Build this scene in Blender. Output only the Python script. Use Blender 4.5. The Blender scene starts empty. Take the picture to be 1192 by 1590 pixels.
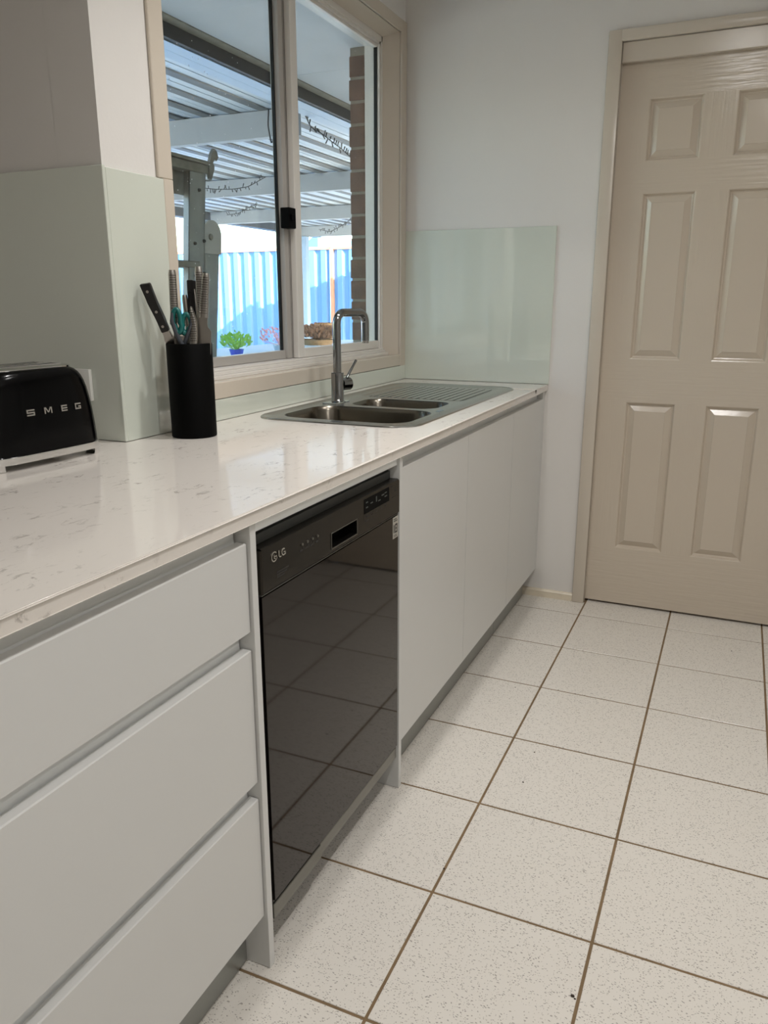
import bpy, bmesh, math, random
from mathutils import Vector, Matrix
S = bpy.context.scene
COL = S.collection
random.seed(7)
PI = math.pi

# ------------------------------------------------------------------ camera
CP = Vector((1.3007, -3.1524, 1.2218)); YAW, PITCH, ROLL, FPX = -0.419, -0.2633, -0.0006, 1213.73
fw = Vector((math.sin(YAW)*math.cos(PITCH), math.cos(YAW)*math.cos(PITCH), math.sin(PITCH)))
rt = Vector((math.cos(YAW), -math.sin(YAW), 0)); up = rt.cross(fw)
r2 = rt*math.cos(ROLL)+up*math.sin(ROLL); u2 = -rt*math.sin(ROLL)+up*math.cos(ROLL)
cd = bpy.data.cameras.new('camera'); cam = bpy.data.objects.new('camera', cd); COL.objects.link(cam)
M = Matrix((r2, u2, -fw)).transposed().to_4x4(); M.translation = CP
cam.matrix_world = M
cd.sensor_fit = 'HORIZONTAL'; cd.sensor_width = 36; cd.lens = 36*FPX/1192; cd.clip_start = .02; cd.clip_end = 200
S.camera = cam
# ------------------------------------------------------------------ world, sun, lamps, exposure
S.view_settings.view_transform = 'Standard'; S.view_settings.look = 'None'
S.view_settings.gamma = 1; S.view_settings.use_curve_mapping = False
S.view_settings.exposure = 0.04
w = bpy.data.worlds.new('sky'); S.world = w; w.use_nodes = True
nt = w.node_tree; bg = nt.nodes['Background']
sk = nt.nodes.new('ShaderNodeTexSky'); sk.sky_type = 'NISHITA'; sk.sun_disc = False
sk.sun_elevation = math.radians(30); sk.sun_rotation = math.radians(104); sk.air_density = 1.2; sk.dust_density = 2.0
nt.links.new(sk.outputs[0], bg.inputs[0]); bg.inputs[1].default_value = 1.05
def lamp(name, typ, loc, energy, col=(1, 1, 1), size=.1, rot=(0, 0, 0), spread=None):
    l = bpy.data.lights.new(name, typ); l.energy = energy; l.color = col
    if typ == 'AREA': l.shape = 'DISK'; l.size = size
    if spread: l.spread = math.radians(spread)
    o = bpy.data.objects.new(name, l); COL.objects.link(o); o.location = loc; o.rotation_euler = rot
    return o
sun = lamp('sun', 'SUN', (5, -5, 8), 32.0, (1, .95, .87)); sun.data.angle = .01
sd = Vector((-2.4, 1, -1.6)).normalized(); sun.rotation_euler = sd.to_track_quat('-Z', 'Y').to_euler()
WARM = (1, .972, .955)
for i, (x, y, e) in enumerate([(.594, -1.40, 4.8), (1.19, -1.28, 5.2), (1.42, -2.15, 9.6), (2.35, -1.6, 1), (2.35, -3.0, 9.6), (1.40, -3.6, 2.5)]):  # right-hand and rear entries are added fill without known fixtures
    lamp('downlight_and_fill', 'AREA', (x, y, 2.395), e, WARM, .24 if i == 1 else .07, (0, 0, 0), 115 if i == 0 else 165)

# ------------------------------------------------------------------ materials
def lin(c):
    return tuple(((v/255)/12.92 if v/255 <= .04045 else ((v/255+.055)/1.055)**2.4) for v in c)
MATS = {}
def mat(name, rgb, rough=.5, metal=0, coat=0, noise=0, nscale=8, bump=0, bscale=60, spec=None, bstretch=None):
    if name in MATS: return MATS[name]
    m = bpy.data.materials.new(name); m.use_nodes = True; MATS[name] = m
    t = m.node_tree; b = t.nodes['Principled BSDF']; c = lin(rgb)+(1,)
    b.inputs['Base Color'].default_value = c; b.inputs['Roughness'].default_value = rough; b.inputs['Metallic'].default_value = metal
    b.inputs['Coat Weight'].default_value = coat; b.inputs['Coat Roughness'].default_value = .06
    if spec is not None: b.inputs['Specular IOR Level'].default_value = spec
    g = t.nodes.new('ShaderNodeNewGeometry')
    if noise:
        n = t.nodes.new('ShaderNodeTexNoise'); n.inputs['Scale'].default_value = nscale; n.inputs['Detail'].default_value = 5
        t.links.new(g.outputs['Position'], n.inputs['Vector'])
        r = t.nodes.new('ShaderNodeValToRGB'); r.color_ramp.elements[0].position = .3; r.color_ramp.elements[1].position = .7
        r.color_ramp.elements[0].color = tuple(v*(1-noise) for v in c[:3])+(1,); r.color_ramp.elements[1].color = tuple(min(1, v*(1+noise*.5)) for v in c[:3])+(1,)
        t.links.new(n.outputs['Fac'], r.inputs[0]); t.links.new(r.outputs[0], b.inputs['Base Color'])
    if bump:
        n = t.nodes.new('ShaderNodeTexNoise'); n.inputs['Scale'].default_value = bscale; n.inputs['Detail'].default_value = 3
        v = g.outputs['Position']
        if bstretch:
            mp = t.nodes.new('ShaderNodeMapping'); mp.inputs['Scale'].default_value = bstretch
            t.links.new(v, mp.inputs[0]); v = mp.outputs[0]
        t.links.new(v, n.inputs['Vector'])
        bp = t.nodes.new('ShaderNodeBump'); bp.inputs['Strength'].default_value = bump; bp.inputs['Distance'].default_value = .002
        t.links.new(n.outputs['Fac'], bp.inputs['Height']); t.links.new(bp.outputs[0], b.inputs['Normal'])
    return m
def N(t, typ, **k):
    n = t.nodes.new(typ)
    for a, v in k.items():
        if a.startswith('i_'): n.inputs[a[2:].replace('_', ' ')].default_value = v
        else: setattr(n, a, v)
    return n
wallm = mat('wall_paint', (224, 221, 216), .55, noise=.02, nscale=3, bump=.12, bscale=140)
trimm = mat('trim_gloss_taupe', (206, 196, 181), .22, noise=.02, nscale=4)
doorm_h = mat('door_gloss_horizontal_grain', (203, 191, 174), .17, bump=.55, bscale=18, bstretch=(.35, 1, 7))
doorm_v = mat('door_gloss_vertical_grain', (203, 191, 174), .17, bump=.40, bscale=18, bstretch=(7, 1, .35))
doorm_p = mat('door_gloss_panel', (203, 191, 174), .17, bump=.25, bscale=30, bstretch=(1, 1, .8))
basem = mat('baseboard_cream', (222, 211, 190), .3, noise=.08, nscale=30)
ceilm = mat('ceiling_paint', (240, 238, 234), .8)
cabm = mat('cabinet_satin_white', (215, 215, 212), .32, noise=.01, nscale=3)
chanm = mat('channel_grey_white', (238, 240, 238), .4)
kickm = mat('kick_brushed_aluminium', (158, 160, 156), .35, metal=.7, bump=.1, bscale=40, bstretch=(1, .05, 6))
splash = mat('backpainted_glass', (213, 219, 207), .5, coat=1.0)
splash.node_tree.nodes['Principled BSDF'].inputs['Coat Roughness'].default_value = .0
splash.node_tree.nodes['Principled BSDF'].inputs['Coat IOR'].default_value = 2.0
splashe = mat('glass_edge_green', (186, 200, 186), .2)
groutm = mat('grout_brown', (128, 106, 78), .9, noise=.25, nscale=14)
tapchrome = mat('tap_chrome_darkened', (142, 144, 145), .05, metal=1)  # dark reflections of the room put into the base colour
chrome = mat('chrome', (215, 215, 213), .06, metal=1)
steel = mat('sink_stainless', (178, 178, 174), .24, metal=1, bump=.05, bscale=200)
steeld = mat('bowl_stainless_shaded', (104, 99, 90), .24, metal=1, bump=.05, bscale=200)  # same stainless as the deck, bowl shade put into the colour
knifest = mat('knife_stainless', (170, 166, 160), .28, metal=1)
blackg = mat('toaster_black_enamel', (3, 3, 4), .16, spec=.15)
blackm = mat('black_matt_plastic', (4, 4, 4), .6, spec=.08)
blackh = mat('black_handle', (14, 13, 14), .35)
dimple = mat('dimple_black', (12, 12, 12), .6)
teal = mat('teal_rubber', (10, 96, 92), .4)
tealg = mat('grey_scissor_grip', (62, 66, 72), .45)
dwdoor = mat('dark_mirror_steel', (66, 63, 61), .05, metal=1, noise=.0)
dwfas = mat('dark_brushed_steel', (62, 59, 54), .27, metal=.9, bump=.06, bscale=30, bstretch=(1, .05, 10))
dwtrim = mat('dishwasher_base_steel', (128, 127, 121), .32, metal=.9)
dark = mat('dark_gap', (36, 36, 34), .5)
alu = mat('window_aluminium', (222, 218, 211), .35)
alus = mat('sash_grey_shaded', (172, 168, 162), .3)  # window aluminium greyed: shadow on the left sash put into the colour
gasket = mat('black_gasket', (4, 4, 4), .5)
plastw = mat('white_plastic', (232, 232, 226), .35)
# exterior
soff = mat('eave_soffit_sheet', (196, 200, 203), .8, noise=.12, nscale=2.5)
stain = mat('stained_beige_bead', (138, 132, 118), .8, noise=.25, nscale=20)
fasc = mat('dark_fascia', (50, 49, 48), .6, noise=.3, nscale=60)
zinc = mat('zincalume_sheet', (196, 206, 214), .42, metal=.25, noise=.1, nscale=3)
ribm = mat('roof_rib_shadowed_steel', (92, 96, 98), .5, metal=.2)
beamm = mat('patio_beam_paint', (168, 174, 178), .6, noise=.06, nscale=4)
brickm = mat('brown_brick', (108, 82, 68), .9, noise=.35, nscale=22, bump=.8, bscale=120)
mortar = mat('grey_mortar', (136, 129, 116), .95, noise=.15, nscale=60, bump=.6, bscale=150)
fencem = mat('fence_blue_sheet', (98, 150, 208), .5)
fencer = mat('terracotta_rail', (214, 150, 118), .5)
concm = mat('paving', (222, 216, 206), .9, noise=.1, nscale=3)
alul = mat('ladder_aluminium', (168, 168, 164), .42, metal=.8, noise=.15, nscale=14)
alud = mat('ladder_cast_cap', (150, 146, 136), .5, metal=.6, noise=.2, nscale=30)
wirem = mat('dark_green_wire', (28, 34, 34), .6)
bluepot = mat('blue_ceramic', (48, 78, 200), .25)
leafg = mat('leaf_green', (150, 210, 90), .6)
leafp = mat('leaf_pink', (214, 160, 168), .6)
leafb = mat('leaf_brown', (120, 92, 76), .8, noise=.3, nscale=50)
bask = mat('tan_basket', (160, 130, 96), .8, noise=.3, nscale=60)
tabm = mat('table_pale_blue', (176, 200, 222), .5)

def speckle_tile():
    m = mat('speckled_white_tile', (222, 217, 208), .22); t = m.node_tree; b = t.nodes['Principled BSDF']
    g = N(t, 'ShaderNodeNewGeometry')
    mp = N(t, 'ShaderNodeMapping'); t.links.new(g.outputs['Position'], mp.inputs[0])
    nz = N(t, 'ShaderNodeTexNoise', i_Scale=30.0); t.links.new(g.outputs['Position'], nz.inputs['Vector'])
    mx = N(t, 'ShaderNodeVectorMath', operation='MULTIPLY_ADD'); mx.inputs[1].default_value = (.02, .02, .02)
    t.links.new(nz.outputs['Color'], mx.inputs[0]); t.links.new(mp.outputs[0], mx.inputs[2])
    col = None
    for sc, thr, c, st in ((150, .30, (118, 112, 106), (1, 1.9, 1)), (190, .26, (150, 142, 130), (1.8, 1, 1)), (90, .10, (92, 88, 84), (1, 1, 1))):
        mp2 = N(t, 'ShaderNodeMapping'); mp2.inputs['Scale'].default_value = st; mp2.inputs['Rotation'].default_value = (0, 0, sc)
        t.links.new(mx.outputs[0], mp2.inputs[0])
        v = N(t, 'ShaderNodeTexVoronoi', i_Scale=float(sc), i_Randomness=1.0); t.links.new(mp2.outputs[0], v.inputs['Vector'])
        l = N(t, 'ShaderNodeMath', operation='LESS_THAN'); l.inputs[1].default_value = thr; t.links.new(v.outputs['Distance'], l.inputs[0])
        sp = N(t, 'ShaderNodeSeparateColor'); t.links.new(v.outputs['Color'], sp.inputs[0])
        k = N(t, 'ShaderNodeMath', operation='LESS_THAN'); k.inputs[1].default_value = .42; t.links.new(sp.outputs[0], k.inputs[0])
        a = N(t, 'ShaderNodeMath', operation='MULTIPLY'); t.links.new(l.outputs[0], a.inputs[0]); t.links.new(k.outputs[0], a.inputs[1])
        q = N(t, 'ShaderNodeMath', operation='MULTIPLY'); q.inputs[1].default_value = .62; t.links.new(a.outputs[0], q.inputs[0])
        mix = N(t, 'ShaderNodeMix', data_type='RGBA')
        if col is None: mix.inputs[6].default_value = lin((224, 219, 210))+(1,)
        else: t.links.new(col, mix.inputs[6])
        mix.inputs[7].default_value = lin(c)+(1,)
        t.links.new(q.outputs[0], mix.inputs[0]); col = mix.outputs[2]
    t.links.new(col, b.inputs['Base Color'])
    n = N(t, 'ShaderNodeTexNoise', i_Scale=260.0); t.links.new(g.outputs['Position'], n.inputs['Vector'])
    bp = N(t, 'ShaderNodeBump'); bp.inputs['Strength'].default_value = .12; bp.inputs['Distance'].default_value = .001
    t.links.new(n.outputs['Fac'], bp.inputs['Height']); t.links.new(bp.outputs[0], b.inputs['Normal'])
    return m
tilem = speckle_tile()
def quartz():
    m = mat('veined_white_quartz', (228, 222, 215), .07); t = m.node_tree; b = t.nodes['Principled BSDF']
    g = N(t, 'ShaderNodeNewGeometry')
    n1 = N(t, 'ShaderNodeTexNoise', i_Scale=34.0, i_Detail=7.0, i_Roughness=.75, i_Distortion=.8)
    mp = N(t, 'ShaderNodeMapping'); mp.inputs['Scale'].default_value = (1.6, .8, 1); mp.inputs['Rotation'].default_value = (0, 0, .7)
    t.links.new(g.outputs['Position'], mp.inputs[0]); t.links.new(mp.outputs[0], n1.inputs['Vector'])
    n2 = N(t, 'ShaderNodeTexNoise', i_Scale=9.0, i_Detail=3.0); t.links.new(g.outputs['Position'], n2.inputs['Vector'])
    r1 = N(t, 'ShaderNodeValToRGB'); r1.color_ramp.elements[0].position = .56; r1.color_ramp.elements[1].position = .63
    r2_ = N(t, 'ShaderNodeValToRGB'); r2_.color_ramp.elements[0].position = .43; r2_.color_ramp.elements[1].position = .62
    t.links.new(n1.outputs['Fac'], r1.inputs[0]); t.links.new(n2.outputs['Fac'], r2_.inputs[0])
    a = N(t, 'ShaderNodeMath', operation='MULTIPLY'); t.links.new(r1.outputs[0], a.inputs[0]); t.links.new(r2_.outputs[0], a.inputs[1])
    a2 = N(t, 'ShaderNodeMath', operation='MULTIPLY'); a2.inputs[1].default_value = .75; t.links.new(a.outputs[0], a2.inputs[0])
    mix = N(t, 'ShaderNodeMix', data_type='RGBA'); mix.inputs[6].default_value = lin((226, 220, 212))+(1,); mix.inputs[7].default_value = lin((150, 142, 134))+(1,)
    t.links.new(a2.outputs[0], mix.inputs[0]); t.links.new(mix.outputs[2], b.inputs['Base Color'])
    return m
quartzm = quartz()
def glassm():
    m = mat('window_glass', (255, 255, 255)); t = m.node_tree; t.nodes.remove(t.nodes['Principled BSDF'])
    o = t.nodes['Material Output']; tr = N(t, 'ShaderNodeBsdfTransparent'); tr.inputs[0].default_value = (.90, .94, .94, 1)
    gl = N(t, 'ShaderNodeBsdfGlossy'); gl.inputs['Roughness'].default_value = .0
    g = N(t, 'ShaderNodeNewGeometry'); mx = N(t, 'ShaderNodeMixShader')      # Schlick reflectance, the same from both sides
    d = N(t, 'ShaderNodeVectorMath', operation='DOT_PRODUCT'); t.links.new(g.outputs['Normal'], d.inputs[0]); t.links.new(g.outputs['Incoming'], d.inputs[1])
    a = N(t, 'ShaderNodeMath', operation='ABSOLUTE'); t.links.new(d.outputs['Value'], a.inputs[0])
    q = N(t, 'ShaderNodeMath', operation='SUBTRACT'); q.inputs[0].default_value = 1; t.links.new(a.outputs[0], q.inputs[1])
    p = N(t, 'ShaderNodeMath', operation='POWER'); p.inputs[1].default_value = 5; t.links.new(q.outputs[0], p.inputs[0])
    lw = N(t, 'ShaderNodeMath', operation='MULTIPLY_ADD'); lw.inputs[1].default_value = .96; lw.inputs[2].default_value = .04; t.links.new(p.outputs[0], lw.inputs[0])
    t.links.new(lw.outputs[0], mx.inputs[0]); t.links.new(tr.outputs[0], mx.inputs[1]); t.links.new(gl.outputs[0], mx.inputs[2]); t.links.new(mx.outputs[0], o.inputs[0])
    return m
glass = glassm()
dropm = mat('dried_water_spot', (230, 235, 238), .4)

# ------------------------------------------------------------------ mesh helpers
def tagp(o, label=None, cat=None, group=None, kind=None):
    if label: o['label'] = label
    if cat: o['category'] = cat
    if group: o['group'] = group
    if kind: o['kind'] = kind
    return o
def empty(name, loc=(0, 0, 0), rz=0):
    o = bpy.data.objects.new(name, None); COL.objects.link(o); o.location = loc; o.rotation_euler = (0, 0, rz); o.empty_display_size = .05
    return o
def obj(name, bm, mats, parent=None, smooth=False, angle=35):
    me = bpy.data.meshes.new(name); bmesh.ops.recalc_face_normals(bm, faces=bm.faces[:]) if not getattr(bm, 'keepn', False) else None
    bm.to_mesh(me); bm.free()
    for m in (mats if isinstance(mats, (list, tuple)) else [mats]): me.materials.append(m)
    if smooth:
        me.polygons.foreach_set('use_smooth', [True]*len(me.polygons)); me.set_sharp_from_angle(angle=math.radians(angle))
    o = bpy.data.objects.new(name, me); COL.objects.link(o)
    if parent: o.parent = parent
    return o
def B(): return bmesh.new()
def box(bm, a, b, bev=0, seg=1, mi=0):
    a = Vector(a); b = Vector(b)
    lo = Vector([min(a[i], b[i]) for i in range(3)]); hi = Vector([max(a[i], b[i]) for i in range(3)])
    r = bmesh.ops.create_cube(bm, size=1); vs = r['verts']
    for v in vs: v.co = Vector([(lo[i]+hi[i])/2+v.co[i]*(hi[i]-lo[i]) for i in range(3)])
    fs = list({f for v in vs for f in v.link_faces})
    for f in fs: f.material_index = mi
    if bev:
        es = list({e for v in vs for e in v.link_edges})
        bmesh.ops.bevel(bm, geom=es, offset=bev, segments=seg, affect='EDGES', profile=.5)
    return vs
def prism(bm, pts, axis, lo, hi, mi=0):
    """pts 2D in the plane perpendicular to axis (0:yz 1:xz 2:xy), extruded lo..hi"""
    def P(p, h):
        return {0: (h, p[0], p[1]), 1: (p[0], h, p[1]), 2: (p[0], p[1], h)}[axis]
    A = [bm.verts.new(P(p, lo)) for p in pts]; C = [bm.verts.new(P(p, hi)) for p in pts]
    fs = [bm.faces.new(A), bm.faces.new(list(reversed(C)))]
    n = len(pts)
    for i in range(n): fs.append(bm.faces.new((A[i], C[i], C[(i+1) % n], A[(i+1) % n])))
    for f in fs: f.material_index = mi
    return A+C
def cyl(bm, p0, p1, r0, r1=None, n=24, mi=0, cap=True):
    r1 = r0 if r1 is None else r1
    p0 = Vector(p0); p1 = Vector(p1); d = (p1-p0).normalized()
    a = d.orthogonal().normalized(); b = d.cross(a)
    R0 = [bm.verts.new(p0+(a*math.cos(t)+b*math.sin(t))*r0) for t in [2*PI*i/n for i in range(n)]]
    R1 = [bm.verts.new(p1+(a*math.cos(t)+b*math.sin(t))*r1) for t in [2*PI*i/n for i in range(n)]]
    fs = [bm.faces.new((R0[i], R0[(i+1) % n], R1[(i+1) % n], R1[i])) for i in range(n)]
    if cap: fs += [bm.faces.new(list(reversed(R0))), bm.faces.new(R1)]
    for f in fs: f.material_index = mi
def tube(bm, path, rad, n=12, mi=0, flat=1.0, upv=None):
    P = [Vector(p) for p in path]; rings = []
    rs = rad if isinstance(rad, (list, tuple)) else [rad]*len(P)
    t0 = (P[1]-P[0]).normalized(); a = Vector(upv).normalized() if upv else t0.orthogonal().normalized()
    for i, p in enumerate(P):
        t = (P[min(i+1, len(P)-1)]-P[max(i-1, 0)]).normalized()
        a = (a-t*a.dot(t)).normalized(); b = t.cross(a)
        rings.append([bm.verts.new(p+(a*math.cos(q)+b*math.sin(q)*flat)*rs[i]) for q in [2*PI*k/n for k in range(n)]])
    for i in range(len(P)-1):
        for k in range(n):
            f = bm.faces.new((rings[i][k], rings[i][(k+1) % n], rings[i+1][(k+1) % n], rings[i+1][k])); f.material_index = mi
    f = bm.faces.new(list(reversed(rings[0]))); f.material_index = mi; f = bm.faces.new(rings[-1]); f.material_index = mi
def loft(bm, rings, capa=True, capb=True, mi=0):
    R = [[bm.verts.new(p) for p in r] for r in rings]; n = len(R[0])
    for i in range(len(R)-1):
        for k in range(n):
            f = bm.faces.new((R[i][k], R[i][(k+1) % n], R[i+1][(k+1) % n], R[i+1][k])); f.material_index = mi
    if capa: bm.faces.new(list(reversed(R[0]))).material_index = mi
    if capb: bm.faces.new(R[-1]).material_index = mi
    return R
def rrect(x0, x1, y0, y1, r, z, n=7):
    r = min(r, (x1-x0)/2-.0005, (y1-y0)/2-.0005); o = []
    for cx, cy, a in ((x1-r, y1-r, 0), (x0+r, y1-r, 90), (x0+r, y0+r, 180), (x1-r, y0+r, 270)):
        for i in range(n+1):
            t = math.radians(a+90*i/n); o.append(Vector((cx+r*math.cos(t), cy+r*math.sin(t), z)))
    return o
def lathe(bm, prof, c=(0, 0, 0), n=40, mi=0):
    loft(bm, [[Vector((c[0]+r*math.cos(2*PI*k/n), c[1]+r*math.sin(2*PI*k/n), c[2]+z)) for k in range(n)] for r, z in prof], mi=mi)
def struct(name, bm, m, parent=None, **k):
    o = obj(name, bm, m, parent, **k)
    if not parent: o['kind'] = 'structure'
    return o

# ================================================================== SETTING
ROOMX, ROOMY0, CEIL = 3.0, -5.4, 2.42
XL = -.9; YN = -1.72; WX = -.010          # far-left wall, nib face, painted face of window wall
# window opening
OY0, OY1, OZ0, OZ1 = -1.4907, -.0575, 1.0045, 2.2150
# floor slab (grout) and tiles
b = B(); box(b, (XL, ROOMY0, -.09), (ROOMX, .12, -.0016)); floor = struct('floor', b, groutm)
T = .3359; G = .0030
def tile_mesh(x0, x1, y0, y1):
    b = B(); box(b, (x0+G, y0+G, -.010), (x1-G, y1-G, 0), .0009, 1)
    me = bpy.data.meshes.new('tile'); b.to_mesh(me); b.free(); me.materials.append(tilem); return me
full = tile_mesh(0, T, 0, T)
xs = [.823+k*T for k in range(-1, 7)]
for i in range(len(xs)-1):
    xa, xb = xs[i], min(xs[i+1], ROOMX-.001)
    for j in range(-1, 15):
        yb = -.1472-j*T; ya = yb-T
        if j == -1: ya, yb = -.1472, (-.0005 if xb < .9 or xa > 1.7 else .06)
        if abs((xb-xa)-T) < 1e-6 and j >= 0:
            o = bpy.data.objects.new('tile', full); o.location = (xa, ya, random.uniform(-.0003, .0002))
        else: o = bpy.data.objects.new('tile', tile_mesh(xa, xb, ya, yb))
        COL.objects.link(o); o.parent = floor
# window wall: bits around the opening
b = B()
for (y0, y1, z0, z1) in ((YN, OY0, -.02, CEIL), (OY1, 0, -.02, CEIL), (OY0, OY1, -.02, OZ0), (OY0, OY1, OZ1, CEIL)):
    box(b, (-.13, y0, z0), (WX, y1, z1))
struct('wall_left', b, wallm)
b = B(); box(b, (XL, YN, -.02), (-.135, YN+.13, CEIL)); box(b, (-.1355, YN, -.02), (-.1299, YN+.13, CEIL)); struct('wall_nib', b, wallm)
b = B(); box(b, (XL-.1, ROOMY0, -.02), (XL, YN+.13, CEIL)); struct('wall_left_return', b, wallm)
# end wall with door opening
DX0, DX1, DZ = .8135, 1.6400, 2.0985
b = B(); box(b, (-.13, 0, -.02), (DX0, .12, CEIL)); box(b, (DX1, 0, -.02), (ROOMX, .12, CEIL)); box(b, (DX0, 0, DZ), (DX1, .12, CEIL)); struct('wall_end', b, wallm)
b = B(); box(b, (ROOMX, ROOMY0, -.02), (ROOMX+.1, .12, CEIL)); struct('wall_right', b, wallm)
b = B(); box(b, (XL-.1, ROOMY0-.1, -.02), (ROOMX+.1, ROOMY0, CEIL)); struct('wall_near', b, wallm)
b = B(); box(b, (XL-.1, ROOMY0-.1, CEIL), (ROOMX+.1, .12, CEIL+.12)); struct('ceiling', b, ceilm)
# door architrave, pelmet
b = B()
AX = .7685
box(b, (AX, -.018, 0), (DX0+.003, 0, 2.1360), .004, 2); box(b, (DX0-.004, -.012, 0), (DX0+.003, .02, 2.0985), .002, 1)
box(b, (AX+.001, -.0178, 2.0985), (DX1+.04, 0, 2.1358), .004, 2)
box(b, (DX1-.003, -.018, 0), (DX1+.042, 0, 2.1355), .004, 2)
struct('trim_1', b, trimm, smooth=True)
b = B(); box(b, (DX0+.003, -.0045, 2.0330), (DX1-.003, .016, 2.0975), .002, 1); struct('trim_2', b, trimm)
b = B(); prism(b, [(0, 0), (-.014, 0), (-.014, .026), (-.009, .032), (0, .033)], 0, .545, AX)
struct('baseboard_end', b, basem)
# ---- door leaf with six moulded panels
LX0, LX1, LZ0, LZ1, LY = .8165, 1.6365, .010, 2.050, .020
cx = [LX0, .9195, 1.1015, 1.2095, 1.3920, LX1]     # the leaf is .82 wide; two panel columns
cx = [LX0, .9195, 1.1015, 1.2090, 1.3930, LX1]
cz = [LZ0, .2475, .8430, 1.0070, 1.6010, 1.7080, 1.9145, LZ1]
b = B()
def quad(bm, pts, mi=0):
    f = bm.faces.new([bm.verts.new(p) for p in pts]); f.material_index = mi; return f
for i in range(5):
    for j in range(7):
        if i in (1, 3) and j in (1, 3, 5): continue
        mi = 0 if (j in (0, 2, 4, 6)) else 1
        quad(b, [(cx[i], LY, cz[j]), (cx[i+1], LY, cz[j]), (cx[i+1], LY, cz[j+1]), (cx[i], LY, cz[j+1])], mi)
q = [(LX0, LZ0), (LX1, LZ0), (LX1, LZ1), (LX0, LZ1)]
for k in range(4):
    a_, c_ = q[k], q[(k+1) % 4]; quad(b, [(a_[0], LY, a_[1]), (c_[0], LY, c_[1]), (c_[0], LY+.035, c_[1]), (a_[0], LY+.035, a_[1])])
quad(b, [(x, LY+.035, z) for x, z in q])
bmesh.ops.remove_doubles(b, verts=b.verts[:], dist=1e-5)
door = struct('door_1', b, [doorm_h, doorm_v])
for i in (1, 3):
    for j in (1, 3, 5):
        b = B(); x0, x1, z0, z1 = cx[i], cx[i+1], cz[j], cz[j+1]
        rings = []
        for ins, dep in ((0, 0), (.003, .0015), (.0085, .0115), (.0125, .0135), (.0150, .0120), (.0335, .0020), (.0345, .0004)):
            rings.append([(x0+ins, LY+dep, z0+ins), (x1-ins, LY+dep, z0+ins), (x1-ins, LY+dep, z1-ins), (x0+ins, LY+dep, z1-ins)])
        loft(b, rings, capa=False)
        obj('panel', b, doorm_p, door)
b = B(); box(b, (LX0, LY+.04, -.001), (LX1, LY+.10, .0005)); box(b, (DX0, .13, -.02), (DX1, .16, 2.2)); struct('door_gap_backing', b, dark)  # dark sheet and floor strip stand in for shade behind the leaf

# ---- window architrave / sill (trim_3)
b = B(); XF = -.0005
box(b, (WX, OY1-.001, .9560), (XF, -.0062, 2.2585), .002, 1)                 # right
box(b, (WX, -1.5420, 2.2152), (XF-.0003, OY1, 2.2583), .002, 1)              # head
box(b, (WX, -1.5420, 1.5065), (XF, OY0+.001, 2.2580), .002, 1)               # left upper
box(b, (WX, -1.5262, .9605), (XF, OY0+.001, 1.5065), .002, 1)                # left lower, beside the glass
box(b, (WX, -1.5260, .9600), (XF-.0004, OY1, 1.0055), .002, 1)               # under the sill
# reveal lining
box(b, (-.062, OY1-.001, OZ0), (WX, OY1+.0015, OZ1)); box(b, (-.062, OY0-.0015, OZ0), (WX, OY0+.001, OZ1))
box(b, (-.062, OY0, OZ1-.001), (WX, OY1, OZ1+.0015)); box(b, (-.062, OY0, OZ0-.0015), (WX, OY1, OZ0+.001))
struct('trim_3', b, trimm)
# the reveal tapers in to the frame
b = B()
FY0, FY1, FZ0, FZ1 = OY0+.002, -.1045, 1.0060, 2.1920
prism(b, [(WX, OY1), (-.062, FY1), (-.128, FY1), (-.128, OY1)], 2, OZ0, OZ1)
prism(b, [(WX, OZ1), (-.062, FZ1), (-.128, FZ1), (-.128, OZ1)], 1, OY0, OY1)
struct('trim_4', b, trimm)
# ---- aluminium window
b = B()
xi, xo = -.061, -.128
box(b, (xi, FY1-.011, FZ0), (xo, FY1, FZ1), .0012, 1)
box(b, (xi-.004, FY1-.022, FZ0), (xo, FY1-.010, FZ1), .001, 1)
box(b, (xi, FY0, FZ0), (xo, FY0+.02, FZ1), .0012, 1)
box(b, (xi, FY0, FZ1-.020), (xo, FY1, FZ1), .0012, 1)
box(b, (xi-.004, FY0, FZ1-.030), (xo, FY1, FZ1-.018), .001, 1)
for k, (xa, za, zb) in enumerate(((-.040, 1.0055, 1.0165), (-.050, 1.0165, 1.0265), (-.058, 1.0265, 1.0330))):   # stepped sill track
    box(b, (xa, FY0, za), (xo, FY1+(.008 if k == 0 else 0), zb), .0012, 1)
win = struct('window_1', b, alu)
xR, xLs = -.085, -.118            # glass planes: right fixed, left sliding
b = B(); box(b, (xR-.010, -.7815, 1.034), (xR+.012, -.7410, 2.172), .0025, 2)
box(b, (xR-.010, -.7410, 1.034), (xR+.012, FY1-.02, 1.0650), .0015, 1); box(b, (xR-.010, -.7410, 2.153), (xR+.012, FY1-.02, 2.173), .0015, 1)
sashr = obj('sash', b, alu, win)
b = B(); box(b, (-.088, -.1285, 1.063), (-.074, -.1262, 2.160)); box(b, (-.088, -.7415, 2.1535), (-.074, -.1262, 2.1580))
obj('gasket', b, gasket, sashr)
b = B(); box(b, (xR-.002, -.742, 1.062), (xR+.002, -.122, 2.156)); obj('pane', b, glass, sashr)
b = B(); box(b, (xLs-.010, -.8180, 1.034), (-.094, -.7900, 2.172), .0025, 2); box(b, (xLs-.010, -.7880, 1.034), (-.0965, -.7440, 2.172), .002, 2)
box(b, (xLs-.010, FY0+.012, 1.034), (xLs+.014, -.8170, 1.0620), .0015, 1); box(b, (xLs-.010, FY0+.012, 2.153), (xLs+.014, -.8170, 2.173), .0015, 1)
sashl = obj('sash', b, alus, win)
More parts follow.
